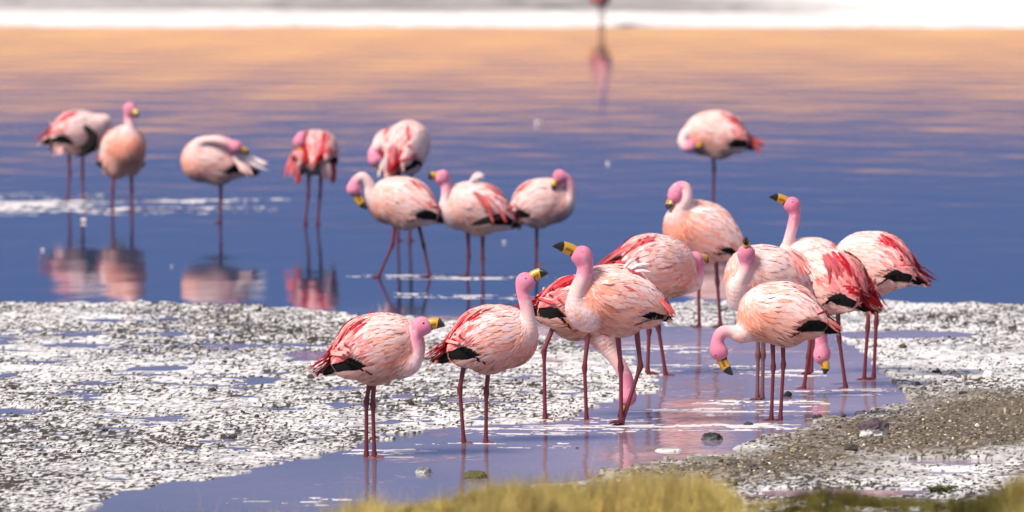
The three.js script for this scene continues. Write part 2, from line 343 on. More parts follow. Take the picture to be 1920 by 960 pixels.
// a feather along spine points, wide in the middle, with a raised shaft
function feather(mb, pts, normals, width, colRoot, colTip, opt = {}) {
  const n = pts.length, tip = opt.tip ?? 0.1, rows = [];
  for (let i = 0; i < n; i++) {
    const t = i / (n - 1), tan = V().subVectors(pts[Math.min(i + 1, n - 1)], pts[Math.max(i - 1, 0)]).normalize();
    const side = V().crossVectors(normals[i], tan).normalize();
    const w = width * 0.5 * Math.max(tip * (t > 0.99 ? 0.4 : 1), Math.pow(Math.max(0, Math.sin(Math.PI * Math.pow(lerp(0.12, 1, t), opt.skew ?? 1.1))), 0.6));
    const c = mix3(colRoot, colTip, Math.pow(t, opt.fade ?? 1)), ce = opt.edge ? mix3(c, opt.edge, 0.5) : c;
    const nl = V().copy(normals[i]).addScaledVector(side, -0.16).normalize(), nr = V().copy(normals[i]).addScaledVector(side, 0.16).normalize();
    rows.push([mb.v(V().copy(pts[i]).addScaledVector(side, -w), nl, ce), mb.v(V().copy(pts[i]).addScaledVector(normals[i], width * 0.07), normals[i], c), mb.v(V().copy(pts[i]).addScaledVector(side, w), nr, ce)]);
  }
  for (let i = 0; i < n - 1; i++) for (let s = 0; s < 2; s++) { mb.t(rows[i][s], rows[i + 1][s], rows[i][s + 1]); mb.t(rows[i][s + 1], rows[i + 1][s], rows[i + 1][s + 1]); }
}
function tube(mb, pts, radii, cols, sides = 8, squash) {
  const n = pts.length; let up = V(0, 0, 1), first = mb.p.length / 3;
  for (let i = 0; i < n; i++) {
    const tan = V().subVectors(pts[Math.min(i + 1, n - 1)], pts[Math.max(i - 1, 0)]).normalize();
    const a = V().copy(up).addScaledVector(tan, -up.dot(tan)).normalize(), b = V().crossVectors(tan, a);
    for (let s = 0; s < sides; s++) { const q = s / sides * 2 * Math.PI, d = V().addScaledVector(a, Math.cos(q)).addScaledVector(b, Math.sin(q)); mb.v(V().copy(pts[i]).addScaledVector(d, radii[i]), d, cols[i]); }
  }
  for (let i = 0; i < n - 1; i++) for (let s = 0; s < sides; s++) { const a = first + i * sides + s, b = first + i * sides + (s + 1) % sides; mb.t(a, b, a + sides); mb.t(b, b + sides, a + sides); }
}

function flamingo(S) {
  seed = S.seed;
  const base = ground(S.base[0], S.base[1]);
  const bird = thing('flamingo', S.label, 'flamingo', 'flamingos wading in the shallow lagoon', base);
  const P = ([x, y, dz = 0]) => at(x, y, base.z + dz).sub(base);
  const k = S.k, yaw = S.yaw * Math.PI / 180, pit = (S.pitch ?? 8) * Math.PI / 180, roll = (S.roll ?? 0) * Math.PI / 180;
  const f = V(Math.cos(pit) * Math.cos(yaw), Math.sin(pit), -Math.cos(pit) * Math.sin(yaw));
  let w = V().crossVectors(f, V(0, 1, 0)).normalize(); let u = V().crossVectors(w, f);
  if (roll) { w.applyAxisAngle(f, roll); u.applyAxisAngle(f, roll); }
  const C = P(S.c);
  const toQ = (x, y, z) => { const X = x - C.x, Y = y - C.y, Z = z - C.z; return [(X * f.x + Y * f.y + Z * f.z) / k, (X * u.x + Y * u.y + Z * u.z) / k, (X * w.x + Y * w.y + Z * w.z) / k]; };
  const fromQ = (a, b, c) => V().copy(C).addScaledVector(f, a * k).addScaledVector(u, b * k).addScaledVector(w, c * k);
  const blackTop = lerp(-0.055, -0.008, S.black ?? 1), red = S.red ?? 0.6, warm = S.warm ?? 0.5, coarse = S.cell ?? 0.0065;
  // neck
  const nk = S.neck.map(P), head = nk[nk.length - 1], curve = new THREE.CatmullRomCurve3(nk, false, 'centripetal');
  const NN = 20, np = []; for (let i = 0; i <= NN; i++) np.push(curve.getPoint(i / NN));
  const thick = (S.neckR ?? 1) * k;
  const nr = np.map((_, i) => { const t = i / NN; return thick * (0.0285 + 0.028 * Math.pow(1 - sstep(0, 0.5, t), 1.5) + 0.003 * sstep(0.7, 1, t)); });
  const tip = P(S.bill), db = V().subVectors(tip, head).normalize();
  const dn = V().subVectors(head, np[NN - 4]).normalize();
  let crown = V().copy(dn).addScaledVector(db, -dn.dot(db)); if (crown.length() < 0.15) crown = V(0, 1, 0).addScaledVector(db, -db.y); crown.normalize();
  const snout = V().copy(head).addScaledVector(db, 0.017 * k).addScaledVector(crown, -0.005 * k), skull = V().copy(head).addScaledVector(crown, 0.002);
  const ellipsoids = [[0, 0.008, 0, 0.170, 0.137, 0.112], [0.092, -0.012, 0, 0.108, 0.120, 0.098], [-0.02, -0.075, 0.045, 0.085, 0.07, 0.05], [-0.02, -0.075, -0.045, 0.085, 0.07, 0.05]];
  const ra = V(-0.05, 0.005, 0), rb = V(-0.215, -0.052, 0), o = { t: 0 };
  const wings = [[-0.035, 0.012, 0.078, 0.165, 0.100, 0.048], [-0.035, 0.012, -0.078, 0.165, 0.100, 0.048]], ct = Math.cos(0.28), st = Math.sin(0.28);
  const bodyD = (x, y, z) => {
    const [a, b, c] = toQ(x, y, z);
    let d = ell(a, b, c, ellipsoids[0]); d = smin(d, ell(a, b, c, ellipsoids[1]), 0.05); d = smin(d, ell(a, b, c, ellipsoids[2]), 0.04); d = smin(d, ell(a, b, c, ellipsoids[3]), 0.04);
    d = smin(d, cone(a, b, c, ra, rb, 0.098, 0.024, o), 0.05);
    const A = a * ct + b * st, Bq = -a * st + b * ct;
    d = smin(d, ell(A, Bq, c, wings[0]), 0.022); d = smin(d, ell(A, Bq, c, wings[1]), 0.022);
    return d * k;
  };
  let nearT = 0;
  const neckD = (x, y, z) => {
    let d = 1e9;
    for (let i = 0; i < NN; i++) { const e = cone(x, y, z, np[i], np[i + 1], nr[i], nr[i + 1], o); if (e < d) { nearT = (i + o.t) / NN; d = e; } }
    const h = smin(Math.hypot(x - skull.x, y - skull.y, z - skull.z) - 0.0355 * k, Math.hypot(x - snout.x, y - snout.y, z - snout.z) - 0.0295 * k, 0.02);
    if (h < d) nearT = 1;
    return smin(d, h, 0.026);
  };
  const sdf = (x, y, z) => { const a = bodyD(x, y, z), b = neckD(x, y, z); return smin(a, b, nearT < 0.35 ? 0.035 : 0.006); };
  const grad = (p) => { const e = 0.002, d = sdf(p.x, p.y, p.z); return V(sdf(p.x + e, p.y, p.z) - d, sdf(p.x, p.y + e, p.z) - d, sdf(p.x, p.y, p.z + e) - d).normalize(); };
  // colour of the plumage at a point
  const wedge = (a, b, c) => {                               // the bare strip of black flight feathers along the wing's lower rear edge
    if (Math.abs(c) < 0.02 || a > -0.03 || a < -0.29) return 0;
    const t = clamp((-0.03 - a) / 0.20), top = lerp(-0.068, blackTop, sstep(0, 0.5, t)) - 0.035 * sstep(0.6, 1.15, t), bot = lerp(-0.076, -0.056, t);
    return b < top && b > bot ? 1 : 0;
  };
  const bodyCol = (a, b, c, s) => {
    if (wedge(a, b, c)) return BLACK;
    const n = fbm(a * 14 + s, b * 14 + c * 9, S.seed, 3), n2 = noise3(a * 40, b * 55, c * 40, S.seed + 5);
    let col = mix3(WHITE, PALE, clamp(0.25 + 0.9 * (n - 0.35)));
    const flank = sstep(0.09, -0.07, b) * 0.9 + 0.5 * sstep(0.02, 0.14, a) * sstep(0.08, -0.05, b);
    col = mix3(col, PEACH, clamp(warm * (flank * (0.3 + 1.2 * n) + 0.75 * sstep(0.46, 0.66, n))));
    col = mix3(col, SALMON, clamp(warm * 0.8 * sstep(0.55, 0.72, n2) * sstep(-0.02, 0.12, a) * sstep(0.03, -0.08, b)));
    col = mix3(col, ROSE, 0.7 * red * sstep(-0.02, -0.17, a) * sstep(-0.05, 0.04, b) * (0.4 + n));
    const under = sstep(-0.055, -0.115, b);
    col = mix3(col, UNDER_SHADE, clamp(under * 0.6 * (S.underShade ?? 1), 0, 0.92));  // brown belly tint, with underside shade painted into the colour
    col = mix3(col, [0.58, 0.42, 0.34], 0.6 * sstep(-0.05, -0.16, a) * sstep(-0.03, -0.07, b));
    return col;
  };
  const neckCol = (t, x, y, z) => {
    const n = noise3(x * 60, y * 60, z * 60, S.seed), m = noise3(x * 18, y * 18, z * 18, S.seed + 3), hi = S.pink ?? 0.62;
    let c = mix3(WHITE, PALE, clamp(m * 0.5 + 0.35 * t));
    c = mix3(c, PEACH, warm * 0.7 * sstep(0.55, 0.7, n) * (1 - sstep(0.3, 0.5, t)));
    c = mix3(c, FACE, sstep(hi - 0.32, hi + 0.12, t) * 0.95);
    c = mix3(c, [0.60, 0.14, 0.25], 0.45 * sstep(0.55, 1, t) * sstep(0.35, 0.75, m));
    return mix3(c, WHITE, 0.35 * sstep(0.62, 0.8, n) * (1 - 0.6 * sstep(0.8, 1, t)));
  };
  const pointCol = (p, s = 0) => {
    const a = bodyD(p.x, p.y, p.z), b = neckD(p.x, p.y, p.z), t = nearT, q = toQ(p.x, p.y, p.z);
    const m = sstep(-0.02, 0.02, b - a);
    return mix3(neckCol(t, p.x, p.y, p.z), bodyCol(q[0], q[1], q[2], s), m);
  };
  const lo = V(1e9, 1e9, 1e9), hi = V(-1e9, -1e9, -1e9);
  for (const p of [...np.map((p, i) => [p, nr[i]]), [skull, 0.06], [snout, 0.05], [C, 0.22 * k]]) { lo.min(V().copy(p[0]).subScalar(p[1] + 0.02)); hi.max(V().copy(p[0]).addScalar(p[1] + 0.02)); }
  const rump = fromQ(-0.215, -0.052, 0); lo.min(V().copy(rump).subScalar(0.05)); hi.max(V().copy(rump).addScalar(0.05));
  const { P: bp, I: bi } = surfaceNets(sdf, lo, hi, coarse);
  const mb = new MB(), nv = bp.length / 3, onBody = new Uint8Array(nv), p = V();
  for (let i = 0; i < nv; i++) {
    p.set(bp[3 * i], bp[3 * i + 1], bp[3 * i + 2]);
    const a = bodyD(p.x, p.y, p.z), b = neckD(p.x, p.y, p.z);
    onBody[i] = a < b - 0.004 || nearT < 0.22 ? 1 : 0;
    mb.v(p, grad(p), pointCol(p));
  }
  mb.i = bi;
  part('body', mb.geo(), plumeMat, bird);
  // feathers over the body; those of each folded wing belong to the wing
  const plumage = new MB(), wing = [new MB(), new MB()], area = [], tri = []; let tot = 0;
  const va = V(), vb = V(), vc = V(), get = (i, o2) => o2.set(bp[3 * i], bp[3 * i + 1], bp[3 * i + 2]);
  for (let i = 0; i < bi.length; i += 3) {
    if (!onBody[bi[i]] || !onBody[bi[i + 1]]) continue;
    get(bi[i], va); get(bi[i + 1], vb); get(bi[i + 2], vc);
    tot += V().crossVectors(vb.sub(va), vc.sub(va)).length(); area.push(tot); tri.push(i);
  }
  const pick = () => { const r = rnd() * tot; let a = 0, b = area.length - 1; while (a < b) { const m = (a + b) >> 1; area[m] < r ? a = m + 1 : b = m; } return tri[a]; };
  const push = (q, off) => { for (let it = 0; it < 2; it++) { const d = bodyD(q.x, q.y, q.z); if (d < off) q.addScaledVector(grad(q), off - d); } return q; };
  const COUNT = S.feathers ?? 2300;
  for (let n = 0; n < COUNT; n++) {
    const i = pick(), r1 = Math.sqrt(rnd()), r2 = rnd();
    get(bi[i], va); get(bi[i + 1], vb); get(bi[i + 2], vc);
    const q = V().addScaledVector(va, 1 - r1).addScaledVector(vb, r1 * (1 - r2)).addScaledVector(vc, r1 * r2);
    const nrm = grad(q), [a, b, c] = toQ(q.x, q.y, q.z);
    const A = a * ct + b * st, Bq = -a * st + b * ct, inWing = Math.abs(c) > 0.05 && ell(A, Bq, Math.abs(c), wings[0]) < 0.012 && b > -0.075;
    neckD(q.x, q.y, q.z); const nt = nearT, front = sstep(0.05, 0.16, a);
    let flow = V().addScaledVector(f, -1).addScaledVector(u, inWing ? -0.75 * sstep(0.1, -0.12, a) * sstep(-0.02, 0.06, b) - 0.15 : -0.5 - 0.5 * front).addScaledVector(w, rr(-0.25, 0.25));
    flow.addScaledVector(nrm, -flow.dot(nrm)); if (flow.length() < 0.05) continue; flow.normalize();
    const len = k * (inWing ? rr(0.045, 0.090) : lerp(rr(0.035, 0.06), rr(0.018, 0.03), front)) * (nt < 0.3 && bodyD(q.x, q.y, q.z) > 0.006 ? 0.55 : 1), lift = rnd() < 0.05 ? rr(0.08, 0.16) : rr(0.01, 0.045), wd = len * rr(0.18, 0.34);
    const pts = [V().copy(q).addScaledVector(nrm, -0.002), V().copy(q).addScaledVector(flow, len * 0.5).addScaledVector(nrm, 0.002 + len * lift * 0.35), V().copy(q).addScaledVector(flow, len).addScaledVector(nrm, len * lift * 0.8 - 0.003)];
    for (const e of pts) { const dd = sdf(e.x, e.y, e.z); if (dd > 0.007) e.addScaledVector(grad(e), 0.0065 - dd); else if (dd < 0.001) e.addScaledVector(grad(e), 0.0015 - dd); }
    const vv = rr(-1, 1), tipQ = toQ(pts[2].x, pts[2].y, pts[2].z); if (wedge(tipQ[0], tipQ[1], tipQ[2]) || wedge(a, b, c)) { continue; }
    let c0 = pointCol(q, n * 0.013);
    if (vv > 0.25) c0 = mix3(c0, WHITE, 0.38 * (vv - 0.25)); else if (vv < -0.3) c0 = mix3(c0, a > 0.02 || b < 0 ? PEACH : PALE, 0.55 * (-vv - 0.3) * (0.4 + warm));
    const rz = sstep(0.08, -0.08, a) * sstep(-0.05, 0.02, b);
    if (rnd() < rz * red * 0.85) c0 = mix3(c0, rnd() < 0.6 ? ROSE : SCARLET, rr(0.35, 0.95));
    feather(inWing ? wing[c > 0 ? 0 : 1] : plumage, pts, [nrm, nrm, nrm], wd, c0, mix3(c0, WHITE, rr(0, 0.35)), { edge: mix3(c0, WHITE, 0.12) });
  }
  part('plumage', plumage.geo(), plumeMat, bird, 'stuff');
  // long feathers of each wing, laid over the body
  const lay = (m, A, B, width, off, c0, c1, opt = {}) => {
    const pts = [], nn = [], N = 6;
    for (let i = 0; i < N; i++) {
      const t = i / (N - 1), q = fromQ(lerp(A[0], B[0], t), lerp(A[1], B[1], t) + (opt.arch ?? 0.02) * Math.sin(Math.PI * t), lerp(A[2], B[2], t));
      const d = bodyD(q.x, q.y, q.z);
      if (d < off + 0.004 || t < 0.55) q.addScaledVector(grad(q), off - d + (opt.loose ?? 0) * t);
      pts.push(q); const g = grad(q); nn.push(t > 0.6 && d > 0.02 ? V().copy(nn[i - 1] ?? g) : g);
    }
    feather(m, pts, nn, width * k, c0, c1, opt);
  };
  const sub = (name) => { const g = new THREE.Group(); g.name = name; bird.add(g); return g; };
  const W = [0, 1].map((s) => { const g = sub('wing'); part('covert_feathers', wing[s].geo(), plumeMat, g, 'stuff'); return g; });
  const blackN = S.black ?? 1;
  for (let s = 0; s < 2; s++) {
    const z = s ? -1 : 1, fl = new MB(), pl = new MB();
    for (let i = 0; i < 8; i++) { const t = i / 7; lay(fl, [lerp(-0.045, -0.12, t) + rr(-.006, .006), lerp(-0.072, blackTop - 0.012, t), z * 0.085], [-0.255 - 0.025 * blackN * rr(0.2, 1), lerp(-0.066, -0.05, t), z * 0.026], 0.024, 0.007, BLACK, BLACK, { arch: 0.0, tip: 0.2, skew: 0.8 }); }
    const NP = Math.round(5 + 34 * red);
    for (let i = 0; i < NP; i++) {
      const t = clamp((i + rr(-0.3, 0.3)) / NP), y0 = lerp(0.0, 0.115, t), x0 = lerp(-0.135, -0.02, Math.pow(t, 0.8)) + rr(-0.03, 0.03) * (0.5 + t), len = rr(0.09, 0.16);
      const pk = rnd(), c0 = pk < 0.25 ? PALE : pk < 0.65 ? ROSE : CRIMSON, c1 = rnd() < 0.22 ? ROSE : rnd() < 0.5 ? SCARLET : CRIMSON;
      lay(pl, [x0, y0, z * lerp(0.085, 0.03, t)], [Math.max(x0 - len, -0.27), lerp(y0, -0.055, 0.35 + 0.55 * len / 0.16) + rr(-.01, .01), z * lerp(0.05, 0.035, t)], rr(0.010, 0.020), 0.014 + 0.006 * rnd(), c0, c1, { arch: 0.012, tip: 0.15, skew: 0.85, fade: 0.6 });
    }
    for (let i = 0; i < 5; i++) {                             // the red edge above the black
      const t = i / 4; lay(pl, [lerp(-0.115, -0.14, t), lerp(blackTop + 0.016, 0.05, t), z * 0.075], [-0.270 - 0.035 * rr(0, 1) * (0.5 + red), lerp(-0.040, -0.032, t) + rr(-.006, .006), z * 0.022], 0.018, 0.014, mix3(SCARLET, CRIMSON, rnd()), mix3(CRIMSON, SCARLET, rnd() * 0.6), { arch: 0.012, tip: 0.12, skew: 0.9 });
    }
    part('flight_feathers', fl.geo(), plumeMat, W[s], 'stuff');
    part('red_plumes', pl.geo(), plumeMat, W[s], 'stuff');
  }
  const tail = sub('tail');
  for (let i = 0; i < 9; i++) { const tl = new MB(), t = i / 4 - 1, c1 = red > 0.5 ? mix3(PALE, SCARLET, rnd()) : mix3(WHITE, PALE, rnd()); lay(tl, [-0.17, -0.03 + 0.015 * rr(-1, 1), t * 0.03], [-0.285 + 0.02 * Math.abs(t), -0.066 + 0.012 * rr(-1, 1), t * 0.034], 0.026, 0.006, PALE, c1, { arch: 0.008, tip: 0.2 }); part('tail_feather', tl.geo(), plumeMat, tail); }
  // loose feathers the photograph shows: strokes of [pixel x, pixel y, metres towards the eye]
  for (const st2 of S.strokes ?? []) {
    const pts0 = st2.p.map(P), cv = new THREE.CatmullRomCurve3(pts0), m = st2.c === BLACK ? 'flight_feathers' : 'loose_feathers', fm = new MB(), eye = V(0, 0.25, 1);
    for (let j = 0; j < Math.round((st2.n ?? 5) * 1.7); j++) {
      const dx = V(rr(-1, 1), rr(-1, 1), rr(-0.6, 0.6)).multiplyScalar(st2.spread ?? 0.015), pts = range(0, 1, 0.2).map((t) => cv.getPoint(Math.min(1, t * rr(0.93, 1))).addScaledVector(dx, 0.5 + t));
      feather(fm, pts, pts.map(() => V(rr(-.3, .3), rr(0, .5), 1).normalize()), (st2.w ?? 0.03) * rr(0.35, 0.7), mix3(st2.c, WHITE, st2.c === BLACK ? 0 : rr(0, 0.3)), mix3(st2.d ?? st2.c, WHITE, (st2.d ?? st2.c) === BLACK ? 0 : rr(0, 0.15)), { tip: 0.2 });
    }
    part(m, fm.geo(), plumeMat, bird, 'stuff');
  }
  // bill: yellow, bent down, black tip
  {
    const b0 = V().copy(head).addScaledVector(db, 0.027 * k).addScaledVector(crown, 0.002 * k), L = Math.max(b0.distanceTo(tip), 0.06 * k), ax = V().subVectors(tip, b0).normalize();
    const cr = V().copy(crown).addScaledVector(ax, -crown.dot(ax)).normalize(), sd = V().crossVectors(ax, cr), ctrl = V().copy(b0).addScaledVector(ax, L * 0.5).addScaledVector(cr, 0.022 * k), end = V().copy(b0).addScaledVector(ax, L);
    const bm = new MB(), tm = new MB(), YEL = [0.62, 0.34, 0.012], MAR = [0.05, 0.012, 0.014];
    const loft = (m, t0, t1, rings, colAt) => {
      const SN = 14, first = m.p.length / 3;
      for (let i = 0; i <= rings; i++) {
        const t = lerp(t0, t1, i / rings), c = V().copy(b0).multiplyScalar((1 - t) * (1 - t)).addScaledVector(ctrl, 2 * t * (1 - t)).addScaledVector(end, t * t);
        const tn = V().copy(ctrl).sub(b0).multiplyScalar(1 - t).addScaledVector(V().copy(end).sub(ctrl), t).normalize(), upv = V().crossVectors(sd, tn).normalize();
        const hh = k * (t < 0.6 ? lerp(0.0265, 0.0225, t / 0.6) : 0.0225 * Math.pow(1 - (t - 0.6) / 0.4, 0.75) + 0.001), ww = hh * (t < 0.6 ? 0.68 : 0.62);
        for (let s = 0; s < SN; s++) { const a = s / SN * 2 * Math.PI, ca = Math.cos(a), sa = Math.sin(a), nn = V().addScaledVector(upv, ca).addScaledVector(sd, sa * 1.4).normalize(); m.v(V().copy(c).addScaledVector(upv, ca * hh).addScaledVector(sd, sa * ww), nn, colAt(t, ca)); }
      }
      for (let i = 0; i < rings; i++) for (let s = 0; s < SN; s++) { const a = first + i * SN + s, b = first + i * SN + (s + 1) % SN; m.t(a, b, a + SN); m.t(b, b + SN, a + SN); }
    };
    loft(bm, -0.12, 0.60, 12, (t, ca) => t < 0.05 || (t < 0.22 && ca < -0.3 - 2 * (t - 0.1)) ? MAR : Math.abs(ca + 0.12 + 0.9 * (t - 0.25) * (t > 0.25 ? 1 : 0)) < 0.13 && t < 0.55 ? [0.13, 0.05, 0.01] : mix3(YEL, [0.50, 0.30, 0.05], ca > 0.6 ? 0.6 : 0));
    loft(tm, 0.585, 1, 7, () => [0.013, 0.011, 0.011]);
    const bill = part('bill', bm.geo(), billMat, bird);
    part('bill_tip', tm.geo(), billMat, bill);
    for (const s of [-1, 1]) { const e = part('eye', new THREE.SphereGeometry(0.0055 * k, 10, 8), eyeMat, bird); e.position.copy(head).addScaledVector(db, 0.012 * k).addScaledVector(crown, 0.011 * k).addScaledVector(sd, s * 0.0335 * k); }
  }
  // legs
  for (const L of S.legs) {
    const j = L.map(P); const [h, a, g] = j; const lm = new MB(), lc = S.legCol ?? [0.17, 0.024, 0.036], dk = mix3(lc, [0.10, 0.02, 0.03], 0.6), pts = [], rad = [], cols = [];
    const kk = Math.max(k, 0.95);
    h.y += 0.05;
    for (const t of [0, 0.3, 0.6, 0.85, 0.95]) { pts.push(V().lerpVectors(h, a, t)); rad.push(kk * lerp(0.013, 0.0088, t)); cols.push(mix3(lc, PALE, 0.12 * (1 - t))); }
    rad[4] = 0.0115 * kk; pts.push(a.clone()); rad.push(0.0135 * kk); cols.push(dk);
    for (const t of [0.06, 0.14, 0.35, 0.65, 0.88, 0.955, 1]) { pts.push(V().lerpVectors(a, g, t)); rad.push(kk * (t < 0.1 ? 0.0122 : t < 0.8 ? 0.0083 : t < 0.9 ? 0.0095 : 0.0125)); cols.push(t < 0.1 ? dk : mix3(lc, dk, 0.3 + 0.3 * noise2(t * 9, S.seed))); }
    tube(lm, pts, rad, cols, 9);
    const leg = part('leg', lm.geo(), legMat, bird);
    const fm = new MB(), toe = L.toe ?? yaw, gy = Math.max(g.y, 0) - 0.004;
    const heel = V(g.x, gy + 0.004, g.z), toes = [-0.5, 0, 0.5].map((q) => V(g.x + 0.055 * kk * Math.cos(toe + q) * (q ? 0.9 : 1), gy - 0.003, g.z - 0.055 * kk * Math.sin(toe + q) * (q ? 0.9 : 1)));
    for (const tq of toes) tube(fm, [heel, V().lerpVectors(heel, tq, 0.5).add(V(0, 0.004, 0)), tq], [0.0085 * kk, 0.0068 * kk, 0.003], [dk, dk, dk], 6);
    const up = V(0, 1, 0), web = (A, B2) => { const m0 = V().lerpVectors(A, B2, 0.5).lerp(heel, 0.3), q = [heel, A, m0, B2].map((e) => fm.v(V().copy(e).add(V(0, 0.001, 0)), up, dk)); fm.t(q[0], q[1], q[2]); fm.t(q[0], q[2], q[3]); };
    web(toes[0], toes[1]); web(toes[1], toes[2]);
    part('foot', fm.geo(), legMat, leg);
  }
  return bird;
}

